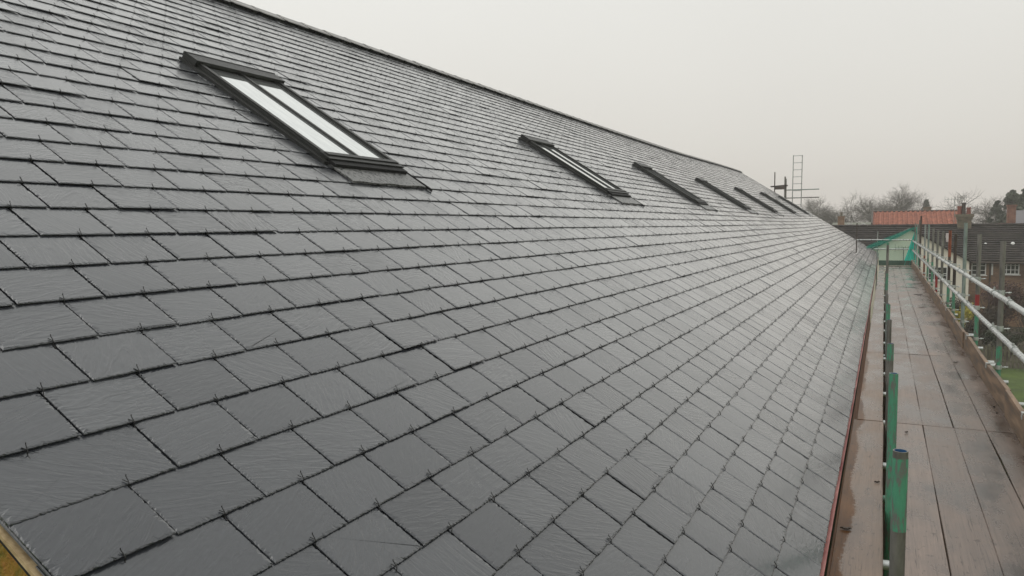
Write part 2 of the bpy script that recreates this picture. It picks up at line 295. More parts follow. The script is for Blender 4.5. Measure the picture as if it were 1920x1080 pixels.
rng = np.random.default_rng(7)
random.seed(7)
def build_slates():
    V = []; F = []; UV = []; T = []; nv = 0
    for k in range(KE, KR+1):
        off = .5*(k % 2); ye = yend(k)
        ns = [ -1.5 ]; n = (0 if off == 0 else -.5)
        while P0.y + n*W < ye - .1: ns.append(n); n += 1
        ns.append((ye-P0.y)/W)
        cj = rng.normal(0, .008); ph = rng.uniform(0, 6)
        for i in range(len(ns)-1):
            y0 = P0.y + ns[i]*W; y1 = P0.y + ns[i+1]*W
            if y1-y0 < .05: continue
            base = P0 + U*(k*G); d = math.sqrt(base.x**2 + ((y0+y1)/2)**2 + base.z**2)
            if i > 0: y0 += (.0024 if d < 3 else .0032) + abs(rng.normal(0, .0010))
            y1 -= (.0022 if d < 3 else .0028)
            m0 = k + cj + .010*math.sin(.8*y0+ph) + rng.normal(0, .006)
            tilt = rng.normal(0, .0035)
            base = P0 + U*(k*G); d = math.sqrt(base.x**2 + ((y0+y1)/2)**2 + base.z**2)
            top = .48 if k < KR-2 else max(.06, (31.4-k)*G)
            step = .006 if d < 3.2 else (.010 if d < 5 else (.022 if d < 8 else (.05 if d < 14 else 9)))
            lift = rng.uniform(0, .0025) + (.004 if rng.random() < .06 else 0)
            roll = rng.normal(0, .0006)
            # outline, counter clockwise in (s=y, u=upslope): bottom edge, right edge, top, left edge
            out = []
            def edge(a, b, vis):
                Ln = math.hypot(b[0]-a[0], b[1]-a[1]); c = max(1, int(round(Ln/step))) if vis else 1
                for j in range(c):
                    t = j/c; out.append((a[0]+(b[0]-a[0])*t, a[1]+(b[1]-a[1])*t))
            UE = min(top, G+.03)
            edge((y0,0),(y1,0),True); edge((y1,0),(y1,UE),True)
            if UE < top: out.append((y1,UE)); out.append((y1,top)); out.append((y0,top))
            else: out.append((y1,top))
            edge((y0,UE),(y0,0),True)
            out = np.array(out); c = len(out)
            cx, cu = (y0+y1)/2, UE/2
            # inward direction per point
            inx = np.where(np.abs(out[:,0]-y0) < 1e-5, 1., np.where(np.abs(out[:,0]-y1) < 1e-5, -1., 0.))
            inu = np.where(out[:,1] < 1e-5, 1., 0.)
            det = d < 14
            def rag(amp, sp):
                r = np.abs(rng.normal(0, amp, c)); s = (rng.random(c) < sp)*rng.uniform(0, amp*3.5, c); return r+s
            rings = []
            if det:
                f = 1 if d < 8 else .8
                o1 = rag(.0011*f, .1); i1 = o1 + .0018 + rag(.0020*f, .12)
                left = (inx > .5); 
                seg = (np.sin(out[:,0]*41+ph*3+i) + np.sin(out[:,1]*37+ph*5+i*2) > .3)   # patchy dressing of the edges
                kk = max(3, int(.016/step)); cor = np.convolve(rng.normal(0, 1, c+kk), np.ones(kk)/kk, 'same')[:c]; cor = np.maximum(cor, 0)*math.sqrt(kk)
                i1 = i1 + rag(.0030*f, .25)*seg + rag(.0022*f, .18)*left + .0055*cor*seg*(.5+left)
                i1 = np.minimum(i1, .030)
                rings.append((out + np.stack([inx*i1, inu*i1], 1), 0.0))
                rings.append((out + np.stack([inx*o1*1.3, inu*o1*1.3], 1), -.0022))
                rings.append((out + np.stack([inx*o1, inu*o1], 1)*.6, -.0050))
            else:
                rings.append((out, 0.)); rings.append((out, -.0055))
            sl = .0082/G
            tone = (float(np.clip(rng.normal(.45, .26), 0, 1)), float(rng.beta(1.2, 1.6)))
            ang = rng.normal(0, .55) if rng.random() < .75 else rng.uniform(-1.6, 1.6)
            ox, oy = rng.uniform(0, 60, 2); ca, sa = math.cos(ang), math.sin(ang)
            for pts, dz in rings:
                for (s_, u_) in pts:
                    uu = u_ + tilt*(s_-cx)
                    h = .004 + lift*(1-u_/.5) - u_*sl + dz + roll*(s_-cx)/.15
                    V.append(tuple(rp(s_, m0 + uu/G, h)))
                    a, b_ = s_-cx, u_-cu; UV.append((ox + a*ca - b_*sa, oy + a*sa + b_*ca))
            nr = len(rings)
            F.append(tuple(range(nv, nv+c))); T.append(tone)
            for r in range(nr-1):
                for j in range(c):
                    j2 = (j+1) % c; F.append((nv+r*c+j, nv+(r+1)*c+j, nv+(r+1)*c+j2, nv+r*c+j2)); T.append(tone)
            nv += nr*c
    me = bpy.data.meshes.new("roof"); me.from_pydata(V, [], F); me.materials.append(SLATE)
    uv = me.uv_layers.new(name='grain')
    li = np.empty(len(me.loops), dtype=np.int32); me.loops.foreach_get('vertex_index', li)
    uv.data.foreach_set('uv', np.array(UV, dtype=np.float32)[li].ravel())
    tn = me.attributes.new('tone', 'FLOAT_COLOR', 'CORNER')
    lt = np.empty(len(me.polygons), dtype=np.int32); me.polygons.foreach_get('loop_total', lt)
    ta = np.array([(a, b, 0, 1) for a, b in T], dtype=np.float32)
    tn.data.foreach_set('color', np.repeat(ta, lt, axis=0).ravel()); me.update()
    o = bpy.data.objects.new("roof", me); C.objects.link(o); o.parent = barn; o.matrix_parent_inverse = barn.matrix_world.inverted()
    o['label'] = "wet grey riven slates laid in half-lapped courses"
    return o
roof = build_slates()

# underlay below the slates (closed slab), rear slope
b = MB(); m0, m1 = KE+.15, 31.2
ys = [YV+.02] + [3+1.5*i for i in range(27)] + [None]
prev = None
for yy in ys:
    ring = []
    for m in (m0, 6., 20., m1):
        y = yend(m)-.02 if yy is None else min(yy, yend(m)-.03)
        ring.append(rp(y, m, -.034))
    for m in (m1, 20., 6., m0):
        y = yend(m)-.02 if yy is None else min(yy, yend(m)-.03)
        ring.append(rp(y, m, -.09))
    if prev:
        n_ = 8; b.add(prev+ring, [(i, (i+1) % n_, n_+(i+1) % n_, n_+i) for i in range(n_)])
    else: b.add(ring, [(0,1,6,7),(1,2,5,6),(2,3,4,5)])
    prev = ring
b.add(prev, [(7,6,1,0),(6,5,2,1),(5,4,3,2)])
b.build("roof_underlay", UNDER, barn)
rx = rp(10, 31.35).x; rz = rp(10, 31.35).z
b = MB()
ryf = yend(31)
back = [(rx+.02, YV+.02, rz-.02), (rx+.02, ryf, rz+.1), (rx-6.3, ryf, rz-3.95), (rx-6.3, YV+.02, rz-3.95)]
b.hexa([Vector(p)-Vector((0,0,.08)) for p in back] + [Vector(p) for p in back])
b.build("rear_roof", SLATE, barn)
# ridge tiles
b = MB(); y = YV-.01; i = 0
while y < yend(31)-.05:
    y2 = min(y+.452, yend(31)); 
    for sgn in (1, -1):
        pass
    jit = random.uniform(-.004, .004)
    prof = [(-.16,-.085),(-.155,-.065),(-.05,.010),(-.035,.035),(0,.048),(.035,.035),(.05,.010),(.155,-.065),(.16,-.085)]
    r0 = []
    for yy, e_ in ((y,.004),(y+.05,.004),(y+.052,0),(y2-.004,-.003)):
        q = rp(yy, 31.35); 
        for (px, pz) in prof: r0.append(Vector((q.x+px*(1+e_*3)*.9, yy, q.z+.014+pz*.7+e_*1.0+jit*.6)))
    n_ = len(prof)
    for r in range(3): b.add(r0[r*n_:(r+2)*n_], [(j, n_+j, n_+j+1, j+1) for j in range(n_-1)])
    b.add(r0[:n_], [tuple(range(n_))]); b.add(r0[3*n_:], [tuple(range(n_))[::-1]])
    y = y2
b.build("ridge", RIDGE, roof)
# slate hooks
hooks = []
for k in range(KE+1, KR+1):
    off = .5*((k-1) % 2); n = off if off else 0; n = -.5 if off else -1.
    while P0.y+n*W < yend(k)-.2:
        y = P0.y+n*W
        if y > YV+.1: hooks.append((rp(y, k).length, y, k))
        n += 1
hooks.sort()
def hook_geo(b, y, k, near):
    rr = random.uniform(-.004, .004); ln = random.uniform(.013, .018); ti = random.uniform(-.18, .18)
    yy = y+rr; r = .0014 if near else (.0024 if rp(y,k).length < 9 else .003)
    h0 = .006
    pts = [rp(yy, k-.10, -.004), rp(yy, k-.055, -.0045), rp(yy, k-.03, -.001), rp(yy, k-.022, .006), rp(yy+ti*.2*ln, k+.25*ln/G, h0+.005), rp(yy+ti*ln, k+ln/G, h0+.0095), rp(yy+ti*ln*1.1, k+1.12*ln/G, h0+.0095+.004)]
    if not near: pts = [rp(yy, k-.04, -.004), rp(yy, k-.02, .006), rp(yy+ti*ln, k+ln/G, h0+.0095)]
    for p, q in zip(pts[:-1], pts[1:]): b.tube(p, q, r, n=(6 if near else 3), caps=near)
    if near: b.tube(rp(yy, k+.15*ln/G, h0+.001), rp(yy-.007, k+.95*ln/G, h0+.0015), r*.8, n=5)  # flat second prong stands in for the hook's reflection on wet slate
for d, y, k in hooks[:100]:
    b = MB(); hook_geo(b, y, k, True); b.build("slate_hook", HOOK, roof)
b = MB()
for d, y, k in hooks[100:]: hook_geo(b, y, k, False)
o = b.build("slate_hooks", HOOK, roof); o['kind'] = 'stuff'

# fascia, soffit, walls, verge lath
b = MB()
prev = None
for i in range(31):
    y = YV+.03 + (yend(-9)-.05-YV-.03)*i/30; q = rp(y, KE, -.018)
    ring = [Vector((q.x-.004, y, q.z-.015)), Vector((q.x+.022, y, q.z-.012)), Vector((q.x+.022, y, q.z-.022)), Vector((q.x-.012, y, q.z-.024)), Vector((q.x-.012, y, q.z-.02))]
    if prev: b.add(prev+ring, [(j, (j+1) % 5, 5+(j+1) % 5, 5+j) for j in range(5)])
    else: b.add(ring, [(4,3,2,1,0)])
    prev = ring
b.add(prev, [(0,1,2,3,4)])
b.build("fascia", REDF, barn)
b = MB(); prev = None
for i in range(31):
    y = YV+.03 + (yend(-9)-.05-YV-.03)*i/30; q = rp(y, KE, -.018); a0, a1, z0, z1 = q.x-.03, q.x+.012, q.z-.19, q.z-.0245
    ring = [Vector((a0, y, z1)), Vector((a1, y, z1)), Vector((a1, y, z0)), Vector((a0, y, z0))]
    if prev: b.add(prev+ring, [(j, (j+1) % 4, 4+(j+1) % 4, 4+j) for j in range(4)])
    else: b.add(ring, [(3,2,1,0)])
    prev = ring
b.add(prev, [(0,1,2,3)]); b.build("gap_shade_board", GAP, barn)  # black board added below the eaves as the dark of the shaded gap
b = MB()
ex = rp(5, KE).x
b.box((ex-.60, YV+.28, -6.0), (ex-.32, 45.2, rp(5, KE).z-.155))
b.build("front_wall", BRICKR, barn)
b = MB(); b.box((ex-.318, YV+.28, rp(5, KE).z-.30), (ex-.03, 45.2, rp(5, KE).z-.156)); b.build("soffit", UNDER, barn)
b = MB()
xa, xb = ex-.06, ex-13.2
def zr(x): return P0.z + (P0.x-x)*math.tan(TH) - .125
zc = zr(rx)
for ya, yb in ((YV+.045, YV+.275),):
    vs = []
    for yy in (ya, yb):
        vs += [(xa, yy, -6), (xa, yy, zr(xa)), (rx, yy, zc-.02), (xb, yy, zr(xa)), (xb, yy, -6)]
    b.add(vs, [(0,1,2,3,4)[::-1], (5,6,7,8,9)] + [(i, i+5, (i+1) % 5+5, (i+1) % 5)[::-1] for i in range(5)])
b.build("gable_wall", MOSSW, barn)
b = MB()
xc = rx+.1
vs = []
for yy in (42.3, 42.55): vs += [(ex-.37, yy, -6), (ex-.37, yy, zr(ex-.37)), (rx, yy, zc-.02), (xb, yy, zr(xa)), (xb, yy, -6)]
b.add(vs, [(0,1,2,3,4)[::-1], (5,6,7,8,9)] + [(i, i+5, (i+1) % 5+5, (i+1) % 5)[::-1] for i in range(5)])
b.build("far_wall", BRICKR, barn)
b = MB(); b.box((xb-.02, YV+.28, -6), (xb+.25, 42.29, zr(xa)-.05)); b.build("rear_wall", BRICKR, barn)
b = MB()
A = [rp(YV-.008, KE+.1, -.030), rp(YV-.008, 31, -.030)]; B_ = [rp(YV+.04, KE+.1, -.030), rp(YV+.04, 31, -.030)]
dn = NN*-.010
b.hexa([A[0]+dn, A[1]+dn, B_[1]+dn, B_[0]+dn, A[0], A[1], B_[1], B_[0]])
b.build("verge_lath", LATH, barn)

# ------------------------------------------------------------------ roof windows
def rbox(b, y0, y1, m0, m1, h0, h1, mi=0):
    vs = [rp(y, m, h) for h in (h0, h1) for (y, m) in ((y0,m0),(y1,m0),(y1,m1),(y0,m1))]
    b.hexa(vs, mi)
def roof_window(y0):
    wd = .90; y1 = y0+wd; ma, mb = 10.35, 17.9
    e_ = bpy.data.objects.new("roof_window", None); C.objects.link(e_)
    e_.matrix_world = Matrix.Translation(rp(y0+wd/2, ma, 0)); e_.location = rp(y0+wd/2, ma, 0)
    e_.parent = barn; e_.matrix_parent_inverse = barn.matrix_world.inverted()
    b = MB()
    fw = .075
    # outer low flashing skirts, then the raised frame
    rbox(b, y0-.035, y0+.003, ma-.1, mb+.3, -.01, .024); rbox(b, y1-.003, y1+.035, ma-.1, mb+.3, -.01, .024)
    for s in (0, 1):
        a0, a1 = (y0, y0+fw) if s == 0 else (y1-fw, y1)
        rbox(b, a0, a1, ma+.02, mb, -.012, .042)
        c0, c1 = (a0+.010, a0+.048) if s == 0 else (a1-.048, a1-.010)
        rbox(b, c0, c1, ma+.06, mb-.1, .0422, .056)
    rbox(b, y0+fw, y1-fw, ma+.02, ma+.45, -.012, .040); rbox(b, y0-.005, y1+.005, ma-.12, ma+.4, .0430, .054)
    rbox(b, y0+.02, y1-.02, ma+.10, ma+.30, .0542, .064)
    rbox(b, y0+fw, y1-fw, mb-.35, mb, -.012, .042)
    b.build("frame", FRAME, e_)
    b = MB(); rbox(b, y0+.005, y1-.005, ma-.40, ma+.018, -.0, .041); rbox(b, y0-.02, y1+.02, ma-.44, ma-.40, .0, .012); b.build("seal_and_shadow", GAP, e_)  # black seal made deeper plus flat strip, painting the bottom bar's shadow
    b = MB(); rbox(b, y0+fw+.002, y1-fw-.002, ma+.452, mb-.352, .02, .034); b.build("pane", GLASS, e_)
    b = MB(); ym = (y0+y1)/2; rbox(b, ym-.013, ym+.013, ma+.46, mb-.36, .0342, .048); b.build("glazing_bar", FRAME, e_)
    b = MB(); rbox(b, y0-.02, y1+.02, mb-.52, mb+.28, .052, .074); rbox(b, y0-.022, y0+.05, mb-.50, mb+.24, -.005, .0515); rbox(b, y1-.05, y1+.022, mb-.50, mb+.24, -.005, .0515)
    rbox(b, y0-.024, y1+.024, mb+.14, mb+.20, .0742, .078)
    b.build("hood", FRAME, e_)
    b = MB(); nx = 16
    for i in range(nx):
        a0 = y0+.0+(wd+.02)*i/nx; a1 = y0+.0+(wd+.02)*(i+1)/nx
        vs = [rp(a, m, h) for h in (.004, .017) for (a, m) in ((a0, ma-1.35+.03*math.sin(i)), (a1, ma-1.35+.03*math.sin(i+1)), (a1, ma-.05), (a0, ma-.05))]
        b.hexa(vs)
    b.build("lead_apron", LEAD, e_)
    b = MB(); rbox(b, y1+.05, y1+.056, ma-1.6, ma+.5, .0, .02); b.build("apron_edge", GAP, e_)
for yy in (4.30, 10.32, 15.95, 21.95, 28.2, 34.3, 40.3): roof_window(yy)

# ------------------------------------------------------------------ scaffold deck
DZ = -1.66; deckz = DZ
def board(x0, x1, y0, y1, z=DZ, mt=BOARD, name="scaffold_board"):
    b = MB(); t = .038; ch = .003
    n = 10; random_end = random.uniform(-.008, .008); dx = random.uniform(-.002, .002)
    prof = [(x0, z-t), (x1, z-t), (x1, z-ch), (x1-ch, z), (x0+ch, z), (x0, z-ch)]
    prev = None; ph = random.uniform(0, 6)
    for i in range(n+1):
        y = y0+(y1-y0)*i/n; wv = .0018*math.sin(ph+i*.9); zz = .0015*math.sin(ph*2+i*.7)
        ring = [Vector((px+wv+dx, y+(random_end if i in (0,) else 0), pz+zz)) for px, pz in prof]
        if prev: b.add(prev+ring, [(j, 6+j, 6+(j+1) % 6, (j+1) % 6)[::-1] for j in range(6)])
        else: b.add(ring, [tuple(range(6))[::-1]] if False else [tuple(range(6))])
        prev = ring
    b.add(prev, [tuple(range(6))[::-1]])
    return b.build(name, mt)
cols = [("eaves side, under the slate edge", -.196, .034), ("beside the green posts", .102, .3225), ("second from the posts", .3265, .5475),
        ("third from the posts", .5515, .7725), ("against the toe board", .7765, 1.0)]
joints = {0: [3.17, 7.075, 10.88, 14.8, 18.7, 22.6, 26.5, 30.2, 33.4], 1: [3.17, 7.075, 10.88, 14.8, 18.25, 22.3, 26.2, 30.1, 33.4],
          2: [3.17, 7.075, 10.88, 13.64, 18.25, 22.3, 27.94, 33.4], 3: [3.17, 7.075, 10.88, 13.64, 18.25, 22.3, 27.94, 33.4],
          4: [1.2, 4.9, 7.07, 10.95, 14.8, 18.25, 22.3, 26.2, 30.1, 33.4]}
ordn = ["nearest", "second", "third", "fourth", "fifth", "sixth", "seventh", "eighth", "ninth", "farthest"]
for ci, (cn, x0, x1) in enumerate(cols):
    js = joints[ci]; nb = len(js)-1
    for i in range(nb):
        sh = [0, .028, .035, .04, .045, .05, .055, .06][min(i, 7)] if ci == 0 else 0
        o = board(x0+sh, x1-(.004 if ci == 0 and i else 0), js[i]+.0025, js[i+1]-.0025, DZ + (.002*((i*7+ci*3) % 3)), BOARDW if ci == 0 and i < 2 else BOARD)
        on = "farthest" if i == nb-1 else ordn[i]
        ex_ = "with soaked edge " if ci == 0 and i < 2 else ""
        tag(o, f"{on} wet brown board {ex_}in the row {cn}", "scaffold board", "wet boards of the scaffold walkway")
# dark debris and leaf scraps on the boards
# toe board (four lengths end to end)
tj = [2.5, 7.7, 11.6, 15.5, 19.4, 23.3, 27.2, 31.1, 33.5]
for i in range(8):
    b = MB(); x0 = .967 + (.004 if i % 2 else 0); z0 = DZ+.006; z1 = DZ+.228; n = 8
    prev = None
    for j in range(n+1):
        y = tj[i]+.004+(tj[i+1]-tj[i]-.008)*j/n; wv = .006*math.sin(i*2+j*.8)
        ring = [Vector((x0+wv, y, z0)), Vector((x0+.036+wv, y, z0)), Vector((x0+.036+wv, y, z1-.003)), Vector((x0+.033+wv, y, z1)), Vector((x0+.003+wv, y, z1)), Vector((x0+wv, y, z1-.003))]
        if prev: b.add(prev+ring, [(q, 6+q, 6+(q+1) % 6, (q+1) % 6)[::-1] for q in range(6)])
        else: b.add(ring, [tuple(range(6))])
        prev = ring
    b.add(prev, [tuple(range(6))[::-1]])
    o = b.build("toe_board", TOE)
    tag(o, f"{'farthest' if i == 7 else ordn[i]} upright brown toe board standing on edge along the outer side of the walkway", "toe board", "toe boards along the walkway")

# couplers: a small clamp of band, plates and bolt
def coupler(parent, c, ax_out, name="coupler", s=1.0, mt=None):
    """c: standard centre; rail side direction ax_out (unit, horizontal)"""
    b = MB(); c = Vector(c); a = Vector(ax_out)
    side = Vector((-a.y, a.x, 0))
    b.tube(c-Vector((0,0,.026*s)), c+Vector((0,0,.026*s)), .031, n=14)           # band round the post
    p = c + a*.042; b.box(p-Vector((.014,.024,.026)), p+Vector((.014,.024,.026)))
    r = c + a*.062; b.tube(r-Vector((0,.027,0)), r+Vector((0,.027,0)), .031, n=14)    # band round the rail
    q = c - a*.030; b.tube(q+side*.012, q-a*.055+side*.016+Vector((0,0,.006)), .0065, n=6)    # bolt
    b.tube(q-a*.030+side*.013, q-a*.044+side*.015, .013, n=6)
    b.tube(r+Vector((0,-.012,.028)), r+Vector((.0,-.014,.060)), .006, n=6); b.tube(r+Vector((0,-.0125,.036)), r+Vector((0,-.013,.050)), .012, n=6)
    b.tube(r+Vector((0,.012,-.028)), r+Vector((0,.012,-.050)), .006, n=6)
    return b.build(name, mt or GALVS, parent)

def standard(x, y, ztop, base_mat, bands, label, zb=-6.0, hollow=False, lean=0., couplers=(), group="upright scaffold posts", side=(-1,0,0), clip=False):
    t = empty("scaffold_post", (x, y, zb), label, "scaffold post", group)
    def P(z): return Vector((x + lean*(z-zb), y, z))
    segs = sorted(bands, key=lambda s: -s[1]); z = ztop; b = MB(); parts = []
    mats = [base_mat, BLUE]; 
    cuts = []
    for (z0, z1, mt) in segs: cuts.append((z1, z0, mt))
    for (za, zb2, mt) in cuts:
        bb = MB(); bb.tube(P(zb2), P(min(za, ztop-.0005)), .0247, n=24, caps=False)
        bb.build("painted_band", mt, t)
    if hollow: b.pipe(P(zb), P(ztop), .02415, .0200, mi=0, mj=1)
    else: b.tube(P(zb), P(ztop), .02415, n=20)
    b.build("tube", mats, t)
    for (cz) in couplers: coupler(t, P(cz), side)
    if clip:      # toe board clip and its tail
        b = MB(); c = P(DZ+.205)
        b.tube(c-Vector((0,0,.02)), c+Vector((0,0,.02)), .030, n=12)
        b.box((.958, y-.022, DZ+.190), (.966, y+.022, DZ+.236)); b.box((.958, y-.022, DZ+.2362), (c.x-.02, y+.022, DZ+.243))
        b.tube(c+Vector((.028,0,0)), c+Vector((.085,.01,.004)), .0065, n=6); b.tube(c+Vector((.05,0.004,0)), c+Vector((.064,.006,.0)), .013, n=6)
        b.build("toe_board_clip", GALVS, t)
    return t
ZU, ZL = -.705, -1.065
XS = 1.068
outer = [  # y, ztop, base, bands[(z0,z1,mat)], label
 (6.75, -.10, GALVD, [(-3,-1.3,GREEN)], "nearest grey outer scaffold post beyond the guard rails, just out of the near end"),
 (9.02, -.19, GALVD, [(-3.2,-1.24,GREEN)], "weathered grey outer post with green lower half in front of the right-hand cottage window"),
 (11.15,-.15, GALVD, [(-1.06,-.90,RED),(-3.2,-1.14,GREEN)], "grey outer post with short red band above its green lower half"),
 (13.0, -.01, GALVM, [], "tallest pale silvery-green outer post standing in front of the big chimney"),
 (14.7, -.19, DKBROWN, [(-3.2,-1.12,GREEN)], "dark grey outer post with green foot beside the tall silvery one"),
 (15.9, -.145, DKBROWN, [(-.62,-.145,RUST),(-3.2,-1.14,GREEN)], "rusty orange-topped outer post with green foot"),
 (17.75,-.18, GALVD, [], "plain grey outer post left of the rusty orange one"),
 (19.4, -.18, GALVD, [(-1.75,-1.12,RED)], "grey outer post with long bright red lower band"),
 (21.2, -.14, GALVD, [(-3.2,-.95,GREEN)], "slim grey outer post with green lower part, just left of the red-banded one"),
 (23.3, -.05, GALVM, [(-3.2,-.95,GREEN)], "pale green outer post half way to the net"),
 (25.3, -.06, GALV, [(-1.6,-.95,RUST)], "far grey outer post with a dull rusty band near the net"),
 (28.3, .215, DKBROWN, [], "tall dark brown outer post sticking up across the red roof"),
 (29.4, .09, GALVD, [(-3.2,-.9,GREEN)], "grey-brown post close behind the tall dark one"),
 (31.2, -.05, GALVM, [], "second-farthest outer post by the green net"),
 (33.3, -.02, GALVD, [(-3.2,-1.0,GREEN)], "corner post holding the right-hand end of the green net")]
for (y, zt, bm, bands, lab) in outer:
    standard(XS, y, zt, bm, bands, lab, couplers=(ZU, ZL), clip=True, group="outer scaffold posts along the walkway")
# inner posts through the gap in the boards
inner = [(2.90,-.7756,GALVD,[(-1.055,-.80,GREEN)],"nearest short open-topped post with scratched green paint between the boards",True),
 (4.9,-.862,GALVM,[(-4.5,-.862,GREEN)],"second short post, green down its whole length, behind the nearest one",True),
 (6.9,-.972,GALVD,[(-1.11,-.976,GREEN)],"third short inner post with green top and mossy grey shaft",True),
 (8.9,-1.005,GALVD,[],"plain brown-grey fourth short inner post between the boards",True),
 (10.9,-1.035,GALVM,[(-1.3,-1.035,GREEN)],"fifth short inner post with a small green top",False),
 (13.0,-1.22,GALVD,[],"low grey sixth inner post between the boards",False),
 (15.0,-1.25,GALVD,[],"low grey seventh inner post in front of the tall one",False),
 (17.0,-.39,GALVD,[(-1.33,-1.0,GREEN),(-.43,-.39,GREEN)],"tall dark far inner post standing up against the pale net",False),
 (21.0,-1.35,GALVD,[],"low grey inner post beyond the tall one",False),
 (25.0,-1.4,GALVD,[],"farthest low inner post near the end of the walkway",False)]
for (y, zt, bm, bands, lab, hol) in inner:
    standard(.069 + .0002*y, y, zt, bm, bands, lab, hollow=True, group="inner scaffold posts between the boards")
# guard rails: tubes end to end
def rail(x, z, y0, y1, mt, label, jn=True):
    t = empty("guard_rail", (x, y0, z), label, "guard rail", "guard rails of the walkway")
    b = MB(); n = 6
    for i in range(n):
        f0, f1 = i/n, (i+1)/n; sg = lambda f: .006*math.sin(f*math.pi)
        b.tube((x, y0+(y1-y0)*f0, z-sg(f0)), (x, y0+(y1-y0)*f1, z-sg(f1)), .02415, n=18, caps=i in (0, n-1))
    b.build("tube", mt, t)
    if jn:
        b = MB(); b.tube((x, y1-.06, z), (x, y1+.06, z), .031, n=14); b.tube((x-.01, y1-.02, z+.03), (x-.01, y1-.02, z+.052), .011, n=6); b.tube((x+.01, y1+.03, z-.03), (x+.01, y1+.03, z-.052), .011, n=6)
        b.build("sleeve_coupler", GALVS, t)
ru = [3.0, 7.95, 12.1, 18.2, 24.5, 33.45]; rl = [3.0, 7.6, 11.6, 16.6, 23.0, 33.45]
for nm, rs, z in (("upper", ru, ZU), ("lower", rl, ZL)):
    for i in range(5):
        on = ["nearest", "second", "third", "fourth", "farthest"][i]
        rail(XS-.062, z, rs[i]+.002, rs[i+1]-.002, GALVS if i < 3 else GALV, f"{on} silver tube of the {nm} guard rail on the right of the walkway", i < 4)
# transoms under the boards
tys = [4.22, 5.25, 5.99, 7.3, 8.55, 9.69, 10.78, 11.02, 12.2, 13.6, 14.9, 16.5, 18.4, 20.2, 22.2, 24.4, 26.8, 29.4, 31.8, 33.3]
for i, y in enumerate(tys):
    b = MB(); xe = 1.27+.03*math.sin(i*2.3); z = DZ-.065
    b.pipe((-.13, y, z), (xe, y, z), .02415, .020, n=16, mi=0, mj=1, depth=.1)
    o = b.build("transom_tube", [GREEN if i in (1,) else GALVS, GALVD])
    if i < 3: l_ = ["nearest short silver cross tube showing in the gap left of the front post", "green cross tube with a clamp in the gap left of the front posts", "small silver cross tube end in the gap beside the second green post"][i]
    elif i == 3: l_ = "cross tube under the board joint, hidden below the walkway near the front"
    elif i < 10: l_ = ["silver tube end jutting out below the toe board at the right edge of the photo", "long silver tube end poking out just past the green-footed first post",
                       "upper of two close silver tube ends left of the first post", "lower of two close silver tube ends left of the first post, slightly darker", "silver tube end at the foot of the red-banded post", "silver tube end between the red-banded and silvery posts"][i-4]
    else: l_ = f"{['eleventh','twelfth','thirteenth','fourteenth','fifteenth','sixteenth','seventeenth','eighteenth','nineteenth','last'][i-10]} cross tube from the front under the boards, its end jutting out on the right"
    tag(o, l_, "scaffold tube", "cross tubes under the boards")
b = MB(); b.tube((.07, 5.25, DZ-.03), (.07, 5.25, DZ+.0), .012, n=8)
for x, lab in ((.128, "long level tube hidden under the boards beside the inner posts"), (1.01, "long level tube under the outer edge of the boards")):
    b = MB(); b.tube((x, 2.5, DZ-.115), (x, 33.4, DZ-.115), .02415, n=12); tag(b.build("ledger_tube", GALVD), lab, "scaffold tube")
# lower ledge board outside, bottom right
b = MB(); b.box((1.34, 8.3, -2.2), (1.9, 8.52, -2.162)); tag(b.build("loose_board", TOE), "short mossy plank lying level below the walkway at the right edge", "scaffold board")
b = MB(); b.tube((.9, 8.41, -2.225), (2.2, 8.41, -2.225), .024, n=12); tag(b.build("transom_tube", GALVD), "level tube below the walkway carrying the short mossy plank", "scaffold tube")

# debris
LEAF = nmat("dead_leaf", (.02,.014,.01), (.06,.04,.025), rough=(.4,.6), ns=40)
def scrap(x, y, s, r, label):
    b = MB(); n = 9; z = DZ+.0065; top = []; bot = []
    for i in range(n):
        a_ = 2*math.pi*i/n; rr = s*(1+.35*math.sin(i*2.1+r)); dx, dy = math.cos(a_)*rr, math.sin(a_)*rr*.45
        c_, s_ = math.cos(r), math.sin(r)
        p = Vector((x+dx*c_-dy*s_, y+dx*s_+dy*c_, z)); bot.append(p); top.append(p+Vector((0,0,.004+.006*abs(math.sin(i*1.7)))))
    b.add(bot+top+[Vector((x, y, z+.003))], [tuple(range(n))[::-1]] + [(i, (i+1) % n, n+(i+1) % n, n+i) for i in range(n)] + [(n+i, n+(i+1) % n, 2*n) for i in range(n)])
    tag(b.build("dead_leaf", LEAF), label, "dead leaf", "dead leaves on the boards")
for a_ in ((-.145,4.45,.026,.2,"black sodden leaf on the wet board by the red eaves edge"), (.0,5.35,.016,.5,"small curled leaf on the eaves board near the front post"),
          (.20,6.75,.017,1.,"dark leaf scrap on the board seam right of the green post"), (.80,10.4,.02,.3,"leaf scrap on the outer board near the toe board clip"),
          (.93,8.0,.012,.9,"brown leaf fragment at the foot of the toe board"), (.92,7.75,.013,2.,"second brown fragment touching the toe board foot"),
          (.75,20.0,.085,.1,"large black scrap lying on the far boards before the net"), (.70,17.0,.05,.2,"dark flat scrap on the middle boards")): scrap(*a_)

